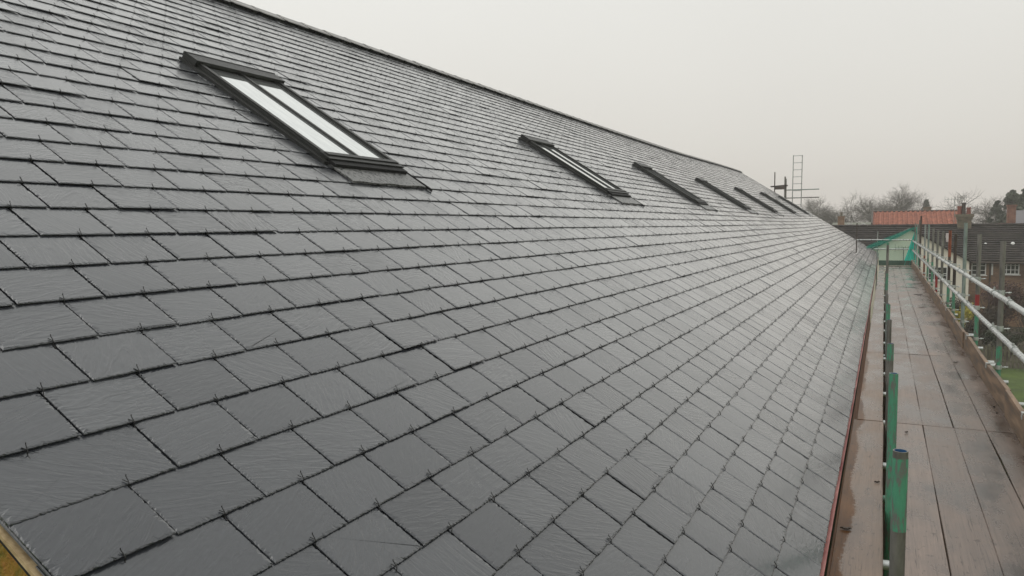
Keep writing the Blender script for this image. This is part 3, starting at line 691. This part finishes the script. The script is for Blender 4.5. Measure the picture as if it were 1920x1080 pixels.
# ------------------------------------------------------------------ end of walkway: rails, boards and debris net
YN = 33.62
for z, x0, lab in ((-.66, -.98, "pale cross rail over the far end of the walkway"), (-1.02, -.35, "lower cross rail behind the green net")):
    b = MB(); b.tube((x0, YN-.03, z), (1.2, YN-.03, z), .02415, n=12); tag(b.build("end_rail", GALVS), lab, "guard rail")
b = MB(); b.box((-.16, YN-.10, DZ+.005), (1.02, YN-.06, DZ+.20)); tag(b.build("end_board", nmat("green_stained_board", (.03,.075,.05), (.06,.12,.085), rough=(.6,.7))), "dark green-stained board on edge across the end of the walkway", "toe board")
for x, zt, l_ in ((-.98, .0, "thin dark post left of the net behind the slate edge"), (-.23, -.3, "thin pale post behind the left part of the net")):
    b = MB(); b.tube((x, YN+.05, -6), (x, YN+.05, zt if x < -.5 else -.33), .022, n=10); tag(b.build("scaffold_post", DKBROWN if x < -.5 else GALV), l_, "scaffold post")
def net_mat(name, col, alpha):
    m, t, bs = mat(name, col, .7); n = t.nodes; l = t.links
    bs.inputs['Roughness'].default_value = .7
    tr = n.new('ShaderNodeBsdfTransparent'); tr.inputs[0].default_value = (.88,.985,.94,1); tl = n.new('ShaderNodeBsdfTranslucent'); tl.inputs[0].default_value = (*col,1)
    m1 = n.new('ShaderNodeMixShader'); m1.inputs[0].default_value = .5; l.new(bs.outputs[0], m1.inputs[1]); l.new(tl.outputs[0], m1.inputs[2])
    m2 = n.new('ShaderNodeMixShader'); m2.inputs[0].default_value = alpha; l.new(tr.outputs[0], m2.inputs[1]); l.new(m1.outputs[0], m2.inputs[2])
    l.new(m2.outputs[0], n['Material Output'].inputs[0]); return m
NET = net_mat("debris_net", (.03,.45,.33), .22); NETD = net_mat("gathered_net", (.0,.62,.50), .92)
nett = empty("debris_net", (.4, YN, DZ), "torn green debris net hung across the far end of the walkway", "net")
b = MB(); nx, nz_ = 26, 12; vs = []
for i in range(nx+1):
    t_ = i/nx; x = -.62 + 1.72*t_; zt = -.93 + (.78)*t_**.92; 
    xb_ = max(x, -.62); zb_ = min(zt-.01, -.95-(x+.62)*.45) if x < -.20 else DZ+.02
    for j in range(nz_+1):
        s_ = j/nz_; vs.append((x, YN + .03*math.sin(x*9+s_*4)+.02*math.sin(x*23), zb_+(zt-zb_)*s_ + .012*math.sin(x*17)*s_))
b.add(vs, [(i*(nz_+1)+j, (i+1)*(nz_+1)+j, (i+1)*(nz_+1)+j+1, i*(nz_+1)+j+1) for i in range(nx) for j in range(nz_)], 0, True)
b.build("mesh_sheet", NET, nett)
b = MB(); vs = []; n1, n2 = 16, 14      # gathered bunch on the right
for j in range(n1+1):
    s_ = j/n1; z = -.17 + (DZ+.02+.17)*s_
    wl = .05+.47*s_**1.2; xr = 1.15-.02*math.sin(s_*5)
    for i in range(n2+1):
        u_ = i/n2; vs.append((xr-wl*(1-u_), YN-.07+.035*math.sin(u_*19+s_*2), z-.04*(1-u_)*math.sin(s_*3)))
b.add(vs, [(j*(n2+1)+i, j*(n2+1)+i+1, (j+1)*(n2+1)+i+1, (j+1)*(n2+1)+i) for j in range(n1) for i in range(n2)], 0, True)
b.build("gathered_edge", NETD, nett)
b = MB(); vs = []     # folded double layer along the top edge
for i in range(nx+1):
    t_ = i/nx; x = -.62+1.72*t_; zt = -.93+.78*t_**.92; wd_ = .05+.14*abs(math.sin(t_*3+.3))
    vs += [(x, YN-.045, zt+.01), (x, YN-.045+.02*math.sin(x*20), max(zt-wd_, DZ))]
b.add(vs, [(2*i, 2*i+1, 2*i+3, 2*i+2) for i in range(nx)], 0, True)
b.build("folded_edge", net_mat("folded_net", (.01,.36,.27), .55), nett)

# ------------------------------------------------------------------ chimney scaffold and ladder beyond the far verge
YL = 47.3
lad = empty("ladder", (-4.6, YL, -6), "tall pale metal ladder standing above the far end of the slate roof", "ladder")
for x0, x1, lab in ((-4.86, -4.80, "l"), (-4.38, -4.32, "r")):
    b = MB(); b.tube((x0, YL, -6), (x1, YL, 3.92), .024, n=8); b.build("stile", GALV, lad)
z = .7
b = MB()
while z < 3.9:
    bb = MB(); f = (z+6)/9.92; bb.tube((-4.86+.06*f, YL, z), (-4.38+.06*f, YL, z), .016, n=6); bb.build("rung", GALV, lad); z += .398
for (x0, x1, z, lab) in ((-5.2,-3.39,1.95,"upper pale tube reaching out behind the ladder"), (-5.2,-3.38,1.49,"lower darker tube reaching out behind the ladder")):
    b = MB(); b.tube((x0, YL+.06, z), (x1, YL+.06, z+.01), .030, n=8); tag(b.build("scaffold_tube", GALVM if z > 1.6 else GALVD), lab, "scaffold tube")
for (x, zt, r, lab) in ((-5.80,3.0,.03,"thin upright tube over the dark platform board, left of the ladder"), (-5.23,2.72,.045,"thicker double upright tube at the right end of the platform board")):
    b = MB(); b.tube((x, YL, -6), (x, YL, zt), r, n=8)
    if r > .04: b.tube((x+.06, YL, -6), (x+.06, YL, zt-.12), .03, n=8)
    tag(b.build("scaffold_post", GALVD if r > .04 else DKBROWN), lab, "scaffold post")
b = MB(); b.hexa([(-6.0,YL-.3,2.14),(-5.12,YL-.3,2.18),(-5.12,YL+.3,2.18),(-6.0,YL+.3,2.14),(-6.0,YL-.3,2.19),(-5.1,YL-.3,2.25),(-5.1,YL+.3,2.25),(-6.0,YL+.3,2.19)]); b.box((-5.75,YL-.33,1.98),(-5.22,YL-.305,2.2))
tag(b.build("platform_board", DKBROWN), "black platform board on the tubes above the far roof edge", "scaffold board")

# ------------------------------------------------------------------ ground
b = MB(); b.add([(-1500,-300,-6.02),(1500,-300,-6.02),(1500,3000,-6.02),(-1500,3000,-6.02)], [(0,1,2,3)]); tag(b.build("ground", GRASS), "green winter lawn and fields", None, None, 'structure')
b = MB(); b.add([(1.2,37.2,-6.016),(14,37.2,-6.016),(14,52,-6.016),(1.2,52,-6.016)], [(0,1,2,3)]); tag(b.build("flower_bed", SOIL), "dark bare soil in front of the cottages", None, None, 'structure')

# ------------------------------------------------------------------ tiled houses behind
def course_roof(name, x0, x1, ye, ze, yr, zr_, gauge, mt, parent, amp=.03, pant=None, ny=None):
    """front slope facing -y as stepped tile courses; pant = pantile wavelength"""
    b = MB(); Ls = math.hypot(yr-ye, zr_-ze); n = int(Ls/gauge); d = Vector((0, yr-ye, zr_-ze))/Ls; nn = Vector((0, -(zr_-ze), yr-ye))/Ls
    nxs = max(2, int((x1-x0)/(pant/6))) if pant else 2
    for k in range(n+1):
        a0 = k*gauge; a1 = min((k+1)*gauge+.02, Ls)
        vs = []
        for i in range(nxs):
            x = x0+(x1-x0)*i/(nxs-1); o = 0.065*math.cos(2*math.pi*(x-x0)/pant) if pant else .006*math.sin(x*3+k)
            p0 = Vector((x, ye, ze))+d*a0; p1 = Vector((x, ye, ze))+d*a1
            vs += [p0+nn*(-.02), p0+nn*(amp+o), p1+nn*(0.0+o)]
        b.add(vs, [(3*i, 3*i+3, 3*i+4, 3*i+1) for i in range(nxs-1)] + [(3*i+1, 3*i+4, 3*i+5, 3*i+2) for i in range(nxs-1)])
    vs = [Vector((x0,ye,ze))-nn*.1, Vector((x1,ye,ze))-nn*.1, Vector((x1,yr,zr_))-nn*.1, Vector((x0,yr,zr_))-nn*.1,
          Vector((x0,ye,ze))-nn*.021, Vector((x1,ye,ze))-nn*.021, Vector((x1,yr,zr_))-nn*.021, Vector((x0,yr,zr_))-nn*.021]
    b.hexa(vs)
    # rear slope
    yb = 2*yr-ye; b.add([(x0,yr,zr_),(x1,yr,zr_),(x1,yb,ze),(x0,yb,ze)], [(0,1,2,3)])
    return b.build(name, mt, parent)
def ridge_row(x0, x1, y, z, mt, parent, r=.11, step=.45):
    b = MB(); x = x0
    while x < x1: 
        b.tube((x, y, z), (min(x+step-.01, x1), y, z), r+.006*math.sin(x*7), n=10); x += step
    return b.build("ridge", mt, parent)
def chimney(parent, x0, x1, y0, y1, zb, zt, mt, pots, capz=.18, flare=.06):
    b = MB(); b.box((x0, y0, zb), (x1, y1, zt-capz)); b.box((x0-flare*.5, y0-flare*.5, zt-capz), (x1+flare*.5, y1+flare*.5, zt-capz*.55)); b.box((x0-flare, y0-flare, zt-capz*.55+.002), (x1+flare, y1+flare, zt))
    c = b.build("chimney", mt, parent)
    for (px, h, r, pm) in pots:
        b = MB(); yc = (y0+y1)/2; b.tube((px, yc, zt), (px, yc, zt+h*.85), r, r*.85, n=12, mi=0); b.tube((px, yc, zt+h*.85), (px, yc, zt+h), r*1.12, r*1.05, n=12)
        b.build("chimney_pot", pm, c)
    return c
POT = nmat("terracotta_pot", (.16,.05,.035), (.28,.09,.06), rough=(.6,.8), ns=6)
cot = empty("cream_gabled_house", (1.5, 52, -6.0), "dark-tiled house with cream gable behind the net and a big lichened chimney", "house")
b = MB(); b.box((-8, 52, -6), (4.46, 58.5, -2.2)); b.build("wall", BRICK, cot)
course_roof("roof", -8.2, 4.50, 51.7, -2.30, 56, -.215, .29, DTILE, cot, .07)
ridge_row(-8.2, 4.50, 56, -.20, DTILE, cot)
# cream wing
b = MB(); gx0, gx1, gxm, gz, ge = -1.75, 4.42, 1.38, -.42, -2.25
vs = []
for yy in (50.9, 51.6): vs += [(gx0,yy,-6),(gx0,yy,ge),(gxm,yy,gz),(gx1,yy,ge),(gx1,yy,-6)]
b.add(vs, [(0,4,3,2,1), (5,6,7,8,9)] + [(i, (i+1) % 5, (i+1) % 5+5, i+5) for i in range(5)]); b.build("gable_wall", CREAM, cot)
b = MB()
for (xa_, xb_) in ((gx0-.15, gxm), (gx1+.15, gxm)):
    za_ = ge-.08; A_ = [(xa_, 50.75, za_), (xb_, 50.75, gz), (xb_, 55.6, gz), (xa_, 55.6, za_)]
    b.hexa([Vector(p)+Vector((0,0,.01)) for p in A_] + [Vector(p)+Vector((0,0,.09)) for p in A_])
b.build("wing_roof", DTILE, cot)
def window(parent, x0, x1, z0, z1, y, cols_, rows, fm=WHITE):
    b = MB(); fw = .055; yy = y-.05
    b.box((x0,yy,z0),(x1,y+.02,z0+fw)); b.box((x0,yy,z1-fw),(x1,y+.02,z1)); b.box((x0,yy,z0+fw),(x0+fw,y+.02,z1-fw)); b.box((x1-fw,yy,z0+fw),(x1,y+.02,z1-fw))
    for i in range(1, cols_):
        x = x0+(x1-x0)*i/cols_; b.box((x-.018,yy+.01,z0+fw),(x+.018,y+.01,z1-fw))
    for i in range(1, rows):
        z = z0+(z1-z0)*i/rows; b.box((x0+fw,yy+.014,z-.016),(x1-fw,y+.006,z+.016))
    f = b.build("window", fm, parent)
    b = MB(); b.box((x0+fw,y-.012,z0+fw),(x1-fw,y-.002,z1-fw)); b.build("pane", DARKG, f)
    b = MB(); b.box((x0-.06,y-.10,z0-.05),(x1+.06,y+.0,z0-.003)); b.build("sill", fm, f)
window(cot, 2.35, 3.35, -3.35, -2.55, 50.9, 3, 2); window(cot, .1, 1.0, -4.6, -3.6, 50.9, 2, 2)
ch = chimney(cot, 4.12, 4.86, 55.6, 56.4, -2.2, .50, STACK, [(4.22,.50,.13,POT),(4.45,.72,.12,DKBROWN),(4.72,.42,.13,POT)], .34, .12)
def aerial(parent, x, y, z0, z1, L_, nel, ang=0., mt=GALVD, r=.012):
    b = MB(); b.tube((x, y, z0), (x, y, z1), r*1.3, n=6); c_, s_ = math.cos(ang), math.sin(ang)
    b.tube((x-L_/2*c_, y-L_/2*s_, z1-.05), (x+L_/2*c_, y+L_/2*s_, z1-.05), r, n=6)
    for i in range(nel):
        t_ = -.5+i/(nel-1); hh = .12+.1*(i == 0); p = Vector((x+L_*t_*c_, y+L_*t_*s_, z1-.05)); b.tube(p-Vector((0,.0,hh)), p+Vector((0,0,hh)), r*.7, n=4)
    return b.build("aerial", mt, parent)
aerial(ch, 3.95, 56.1, -.1, 1.50, 1.1, 7, .1, GALV); aerial(ch, 4.35, 56.2, .5, 1.62, .8, 6, .25, GALVD)
aerial(cot, 1.05, 50.6, -2.3, -1.42, .9, 6, .1, DKBROWN, .016)
VENT = mat("white_vent", (.75,.75,.73), .4)[0]
def roofz(y): return -2.30 + (y-51.7)/(56-51.7)*(-.215+2.30)
def cowl(parent, x, y, s=1.):
    b = MB(); z = roofz(y)+.03; n = 10; vs = [(x, y+.05, z+.32*s)]
    for r_, zz in ((.12, .27), (.20, .14), (.22, 0)):
        for i in range(n): a_ = 2*math.pi*i/n; vs.append((x+math.cos(a_)*r_*s, y+math.sin(a_)*r_*s*.8, z+zz*s))
    f = [(0, 1+i, 1+(i+1) % n) for i in range(n)]
    for k in range(2): f += [(1+k*n+i, 1+(k+1)*n+i, 1+(k+1)*n+(i+1) % n, 1+k*n+(i+1) % n) for i in range(n)]
    b.add(vs, f, 0, True); b.build("roof_vent", VENT, parent)
b = MB(); zv = roofz(54.2); b.box((3.42, 53.9, zv-.1), (3.66, 54.5, zv+.42)); b.build("roof_vent", nmat("pinkish_white", (.5,.42,.4), (.66,.6,.58)), cot)

bh = empty("brick_house", (8, 52, -6.0), "brown brick cottage with dark tiled roof and two white many-paned windows at the right", "house")
b = MB(); b.box((4.47, 52, -6), (16, 58.5, -2.12)); b.build("wall", BRICK, bh)
course_roof("roof", 4.51, 16.2, 51.7, -2.24, 56, -.215, .29, DTILE, bh, .07)
ridge_row(4.9, 16.2, 56, -.20, DTILE, bh)
window(bh, 4.62, 5.36, -3.06, -1.83-.42, 52, 2, 3)
b = MB(); b.box((5.62, 51.94, -3.05), (5.70, 51.999, -2.2)); b.box((5.36,51.94,-2.27),(5.70,51.99,-2.2)); b.build("window_frame_edge", WHITE, bh)
window(bh, 6.15, 6.98, -3.0, -2.22, 52, 4, 3)
cowl(bh, 5.45, 53.6, .4); cowl(bh, 6.82, 53.6, .55)
b = MB(); b.tube((4.4, 51.62, -2.32), (16, 51.62, -2.36), .06, n=8); b.build("gutter", DKBROWN, bh)
b = MB(); b.tube((5.55,51.9,-2.36), (5.55,51.9,-6), .04, n=8); b.build("drain_pipe", DKBROWN, bh)

red = empty("red_roofed_house", (2.7, 78, -6), "house with orange-red pantile roof rising behind the dark tiled roofs", "house")
b = MB(); b.box((-.85, 75.2, -6), (6.2, 82, -.25)); b.build("wall", BRICKR, red)
course_roof("roof", -.93, 6.35, 75, -.22, 79, 1.02, .34, RTILE, red, .04, pant=.38)
ridge_row(-.93, 6.3, 79, 1.03, DKBROWN, red, .10)
b = MB(); b.hexa([(-1.05,74.9,-.30),(-.93,74.9,-.30),(-.93,79,.95),(-1.05,79,.95),(-1.05,74.9,.0),(-.93,74.9,.0),(-.93,79,1.25),(-1.05,79,1.25)]); b.build("barge_board", DKBROWN, red)
chimney(red, 3.15, 3.75, 79.1, 79.7, -.2, 1.42, STACK, [], .15, .05)

bung = empty("small_bungalow", (-1.6, 62, -6), "low house with white bargeboards and a small brick chimney, left of the red roof", "house")
b = MB(); b.box((-3.4, 60.3, -6), (-1.0, 66, -.55)); b.build("wall", BRICK, bung)
b = MB()
b.hexa([(-3.5,60,-.45),(-.9,60,-.45),(-.9,63,.0),(-3.5,63,.0),(-3.5,60,-.38),(-.9,60,-.38),(-.9,63,.06),(-3.5,63,.06)]); b.build("roof", nmat("mossy_tile", (.07,.08,.05), (.15,.15,.10), ns=3), bung)
b = MB()
for (x0, z0, x1, z1) in ((-2.42,-.02,-2.05,.03), (-1.62,-.12,-1.35,.03), (-1.35,.03,-.85,-.24)):
    b.hexa([(x0,59.85,z0-.09),(x1,59.85,z1-.09),(x1,59.95,z1-.09),(x0,59.95,z0-.09),(x0,59.85,z0),(x1,59.85,z1),(x1,59.95,z1),(x0,59.95,z0)])
b.build("barge_board", WHITE, bung)
chimney(bung, -2.97, -2.55, 59.2, 59.7, -.6, .50, nmat("tan_brick", (.20,.12,.07), (.30,.19,.12), ns=8), [(-2.76,.28,.09,STACK)], .1, .03)

gh = empty("grey_roofed_house", (9.5, 60, -6), "grey slate roof and tall brick chimney at the right edge under the conifers", "house")
b = MB(); b.box((7.5, 62, -6), (16, 68, -.1)); b.build("wall", BRICKR, gh)
b = MB(); b.hexa([(7.75,61.8,-.2),(16,61.8,-.2),(16,65,.70),(7.75,65,.70),(7.75,61.8,-.1),(16,61.8,-.1),(16,65,.80),(7.75,65,.80)]); b.build("roof", GSLATE, gh)
chimney(gh, 7.36, 7.82, 60.6, 61.2, -2, 1.12, BRICKR, [], .16, .05)

# ------------------------------------------------------------------ fence, garden
WOODF = nmat("weathered_fence", (.10,.09,.06), (.18,.165,.12), rough=(.8,.9), ns=5)
fe = empty("picket_fence", (6, 37, -6), "low weathered picket fence along the edge of the lawn", "fence")
b = MB(); x = 2.0
while x < 14: h = .92+random.uniform(-.02,.02); b.box((x, 36.97, -5.98), (x+.075, 36.99, -6+h-.04)); b.add([(x,36.97,-6+h-.04),(x+.075,36.97,-6+h-.04),(x+.0375,36.97,-6+h),(x,36.99,-6+h-.04),(x+.075,36.99,-6+h-.04),(x+.0375,36.99,-6+h)], [(0,1,2),(5,4,3),(0,2,5,3),(1,4,5,2)]); x += .135
b.build("pickets", WOODF, fe)
for z in (-5.75, -5.3): b = MB(); b.box((2.0, 36.991, z), (14, 37.03, z+.07)); b.build("rail", WOODF, fe)
x = 2.2
while x < 14: b = MB(); b.box((x, 37.031, -6.0), (x+.09, 37.12, -5.05)); b.build("post", WOODF, fe); x += 1.8
b = MB()
for i in range(14):
    a0 = math.pi*i/14; a1 = math.pi*(i+1)/14
    for dy in (0, .4): b.tube((5.35-.42*math.cos(a0), 39+dy, -5.15+.36*math.sin(a0)), (5.35-.42*math.cos(a1), 39+dy, -5.15+.36*math.sin(a1)), .02, n=6)
for dy in (0, .4):
    for s in (-1, 1): b.tube((5.35+.42*s, 39+dy, -6), (5.35+.42*s, 39+dy, -5.15), .02, n=6)
tag(b.build("garden_arch", DKBROWN), "small dark metal garden arch behind the picket fence", "garden arch")

def leaf_clump(b, c, r, n, s, flat=1.):
    for _ in range(n):
        v = Vector((random.gauss(0,1), random.gauss(0,1), random.gauss(0,1))).normalized()*(random.random()**.45)
        p = Vector(c)+Vector((v.x*r[0], v.y*r[1], v.z*r[2])); q = Vector((random.gauss(0,1), random.gauss(0,1), random.gauss(0,1))).normalized(); a_ = q.orthogonal().normalized(); d_ = q.cross(a_)
        ss = s*random.uniform(.6, 1.4); b.add([p-a_*ss, p+d_*ss*.5, p+a_*ss, p-d_*ss*.5], [(0,1,2,3)])
def shrub(c, r, n, s, mt, label, clumps=7, name="shrub"):
    t = empty(name, (c[0], c[1], -6), label, "shrub"); b = MB(); zc_ = c[2]
    for i in range(clumps):
        o = Vector((random.uniform(-1,1)*r[0]*.6, random.uniform(-1,1)*r[1]*.6, random.uniform(-.6,.8)*r[2]*.6)); k = random.uniform(.35, .6)
        leaf_clump(b, Vector(c)+o, (r[0]*k, r[1]*k, r[2]*k), n//clumps, s)
    b.build("foliage", mt, t)
    b = MB()
    for i in range(9): b.tube((c[0]+random.uniform(-.1,.1), c[1], -6), Vector(c)+Vector((random.uniform(-.8,.8)*r[0], random.uniform(-.6,.6)*r[1], random.uniform(0,.9)*r[2])), .02, .006, n=5)
    b.build("stem", BARK, t)
YEL = leafm("yellow_leaves", (.20,.22,.03), (.62,.52,.06)); BRN = leafm("brown_leaves", (.035,.026,.018), (.085,.062,.038)); DKG = leafm("dark_green_leaves", (.02,.03,.012), (.055,.07,.03)); RBR = leafm("reddish_twigs", (.06,.03,.024), (.12,.06,.045))
shrub((3.35, 42, -4.45), (.85,.7,.75), 2600, .045, YEL, "yellow-green variegated shrub between the scaffold posts")
shrub((2.6, 43, -5.0), (.8,.8,.7), 1800, .05, DKG, "dark green shrub below the yellow one")
shrub((4.6, 44, -5.0), (1.2,.9,1.2), 5200, .05, BRN, "brown bare shrub to the right of the yellow shrub")
shrub((5.2, 47, -4.3), (1.5,1,1.3), 5600, .055, RBR, "reddish brown shrub against the brick wall under the windows")
shrub((6.3, 43, -4.7), (1.2,1,1.3), 5200, .05, BRN, "dull brown shrub behind the first grey post")
shrub((7.0, 48.5, -4.5), (1.4,.8,1.2), 6200, .055, DKG, "dark climbing evergreen over the wall below the right window")
shrub((5.4, 41, -5.35), (1.3,.7,.7), 3600, .045, DKG, "low dark hedge plant behind the picket fence")
shrub((7.6, 42, -4.9), (1.5,.9,1.2), 5200, .05, BRN, "brown shrub at the far right edge")
shrub((3.6, 47.5, -4.9), (1.0,.8,1.0), 3600, .05, BRN, "brown shrub in front of the cream wall corner")
shrub((8.0, 51.2, -3.0), (.85,.35,1.0), 3000, .055, leafm("ivy_leaves",(.035,.035,.018),(.08,.07,.035)), "ivy hanging round the right-hand cottage window")

# ------------------------------------------------------------------ bare trees and conifers beyond
def bare_tree(x, y, h, spread, seed, label, mt=BARK, levels=6, fine=1.):
    rnd = random.Random(seed); t = empty("bare_tree", (x, y, -6), label, "tree", "bare winter trees behind the houses")
    tr = MB(); cr_ = MB()
    def grow(p, d, L_, r, lv):
        steps = 3; q = p
        for i in range(steps):
            d = (d + Vector((rnd.gauss(0,.13), rnd.gauss(0,.13), rnd.gauss(0,.07)+.03))).normalized(); q2 = q + d*(L_/steps)
            r2 = r*.86; (tr if lv >= levels-1 else cr_).tube(q, q2, r, r2, n=(7 if lv >= levels-1 else 3), caps=False)
            if lv > 0 and (i > 0 or lv < levels-1) and lv < levels:
                for _ in range(1 if lv > 1 else 2):
                    ax = Vector((rnd.gauss(0,1), rnd.gauss(0,1), rnd.gauss(0,.5))).normalized()
                    nd = (d*.5 + ax*.85*spread + Vector((0,0,.10))).normalized(); grow(q2, nd, L_*rnd.uniform(.6,.85), r2*.6, lv-1)
            q = q2; r = r2
        if lv > 0:
            for _ in range(2):
                ax = Vector((rnd.gauss(0,1), rnd.gauss(0,1), rnd.gauss(0,.4))).normalized(); grow(q, (d*.75+ax*.6*spread).normalized(), L_*rnd.uniform(.65,.85), r*.75, lv-1)
    grow(Vector((x, y, -6)), Vector((0,0,1)), h*.26, h*.038, levels)
    # scale to exact height
    mz = max(v[2] for v in cr_.v); k = h/(mz+6)
    for B in (tr, cr_): B.v = [(x+(a-x)*k, y+(b_-y)*k, -6+(c_+6)*k) for a, b_, c_ in B.v]
    tr.build("trunk", mt, t); cr_.build("crown", mt, t)
bare_tree(-11.9, 130, 10.9, 1.0, 3, "fine rounded bare tree behind the ladder", levels=6)
bare_tree(-3.6, 105, 10.2, 1.0, 11, "wide bare tree left of the red roof", levels=6)
bare_tree(1.0, 110, 11.3, 1.0, 17, "taller bare tree with dark limbs rising over the left of the red roof", levels=6)
bare_tree(-1.3, 120, 9.9, 1.0, 8, "pale bare tree between the two large ones", levels=6)
bare_tree(3.2, 118, 8.0, 1.0, 9, "low bare tree just over the middle of the red roof", levels=4)
bare_tree(-6.7, 118, 7.3, 1.0, 14, "small faint bare tree next to the slate roof edge", levels=4)
bare_tree(8.9, 92, 9.0, 1.0, 21, "bare bushy tree right of the big chimney", levels=6)
bare_tree(10.0, 95, 9.8, 1.0, 23, "bare tree beside the dark conifers", levels=5)
def conifer(x, y, h, r, label, n=9000, mt=None):
    t = empty("conifer_tree", (x, y, -6), label, "tree", "evergreens behind the houses")
    b = MB(); b.tube((x, y, -6), (x, y, -6+h*.9), h*.022, .03, n=8); b.build("trunk", BARK, t)
    b = MB()
    for i in range(70):
        f = random.random()**.8; z = -6+h*(.12+.86*f); rr = r*(1-f)**.6*random.uniform(.5, 1.0); a_ = random.uniform(0, 6.28); s_ = r*.28*(1.15-f*.8)
        leaf_clump(b, (x+rr*.75*math.cos(a_), y+rr*.75*math.sin(a_), z), (s_, s_, s_*.8), n//70, .13)
    b.build("crown", mt or leafm("conifer_needles", (.03,.04,.022), (.065,.08,.045)), t)
CON = leafm("conifer_needles", (.055,.066,.046), (.11,.125,.09))
conifer(11.5, 80, 10.1, 3.0, "tallest dark conifer at the right edge of the photo", mt=CON)
conifer(10.0, 80, 8.9, 2.3, "middle dark conifer left of the tallest one", mt=CON)
conifer(9.3, 84, 8.0, 1.7, "slender dark conifer beside the bare tree", mt=CON)
conifer(13.6, 86, 10.0, 3.2, "broad conifer behind the tallest one", mt=CON)
conifer(5.0, 118, 9.2, 1.7, "small round-topped evergreen above the middle of the red roof", 5000, CON)
conifer(7.0, 122, 7.6, 1.0, "tiny dark evergreen clump over the red roof ridge", 2500, CON)
# far wooded edge reading as one mass
b = MB()
for i in range(420):
    x = random.uniform(-60, 70); y = random.uniform(150, 165); leaf_clump(b, (x, y, -6+random.uniform(.5, 4.5)), (2.2,2,1.8), 26, .3)
tag(b.build("far_woods", leafm("far_wood", (.05,.045,.035), (.09,.08,.06))), "low line of misty woods along the horizon", "woods", None, 'stuff')

# ------------------------------------------------------------------ mist
b = MB(); b.box((-75, -6, -7.1), (75, 172, 8.5))
hm = bpy.data.materials.new("mist"); hm.use_nodes = True; t = hm.node_tree; t.nodes.clear()
o_ = t.nodes.new('ShaderNodeOutputMaterial'); v_ = t.nodes.new('ShaderNodeVolumePrincipled')
v_.inputs['Color'].default_value = (.96,.94,.91,1); v_.inputs['Density'].default_value = .0018; v_.inputs['Anisotropy'].default_value = .3
t.links.new(v_.outputs[0], o_.inputs['Volume'])
o = b.build("haze", hm); tag(o, "thin pale drizzle mist filling the air", "haze", None, 'stuff')
print("verts", sum(len(o.data.vertices) for o in bpy.data.objects if o.type == 'MESH'))
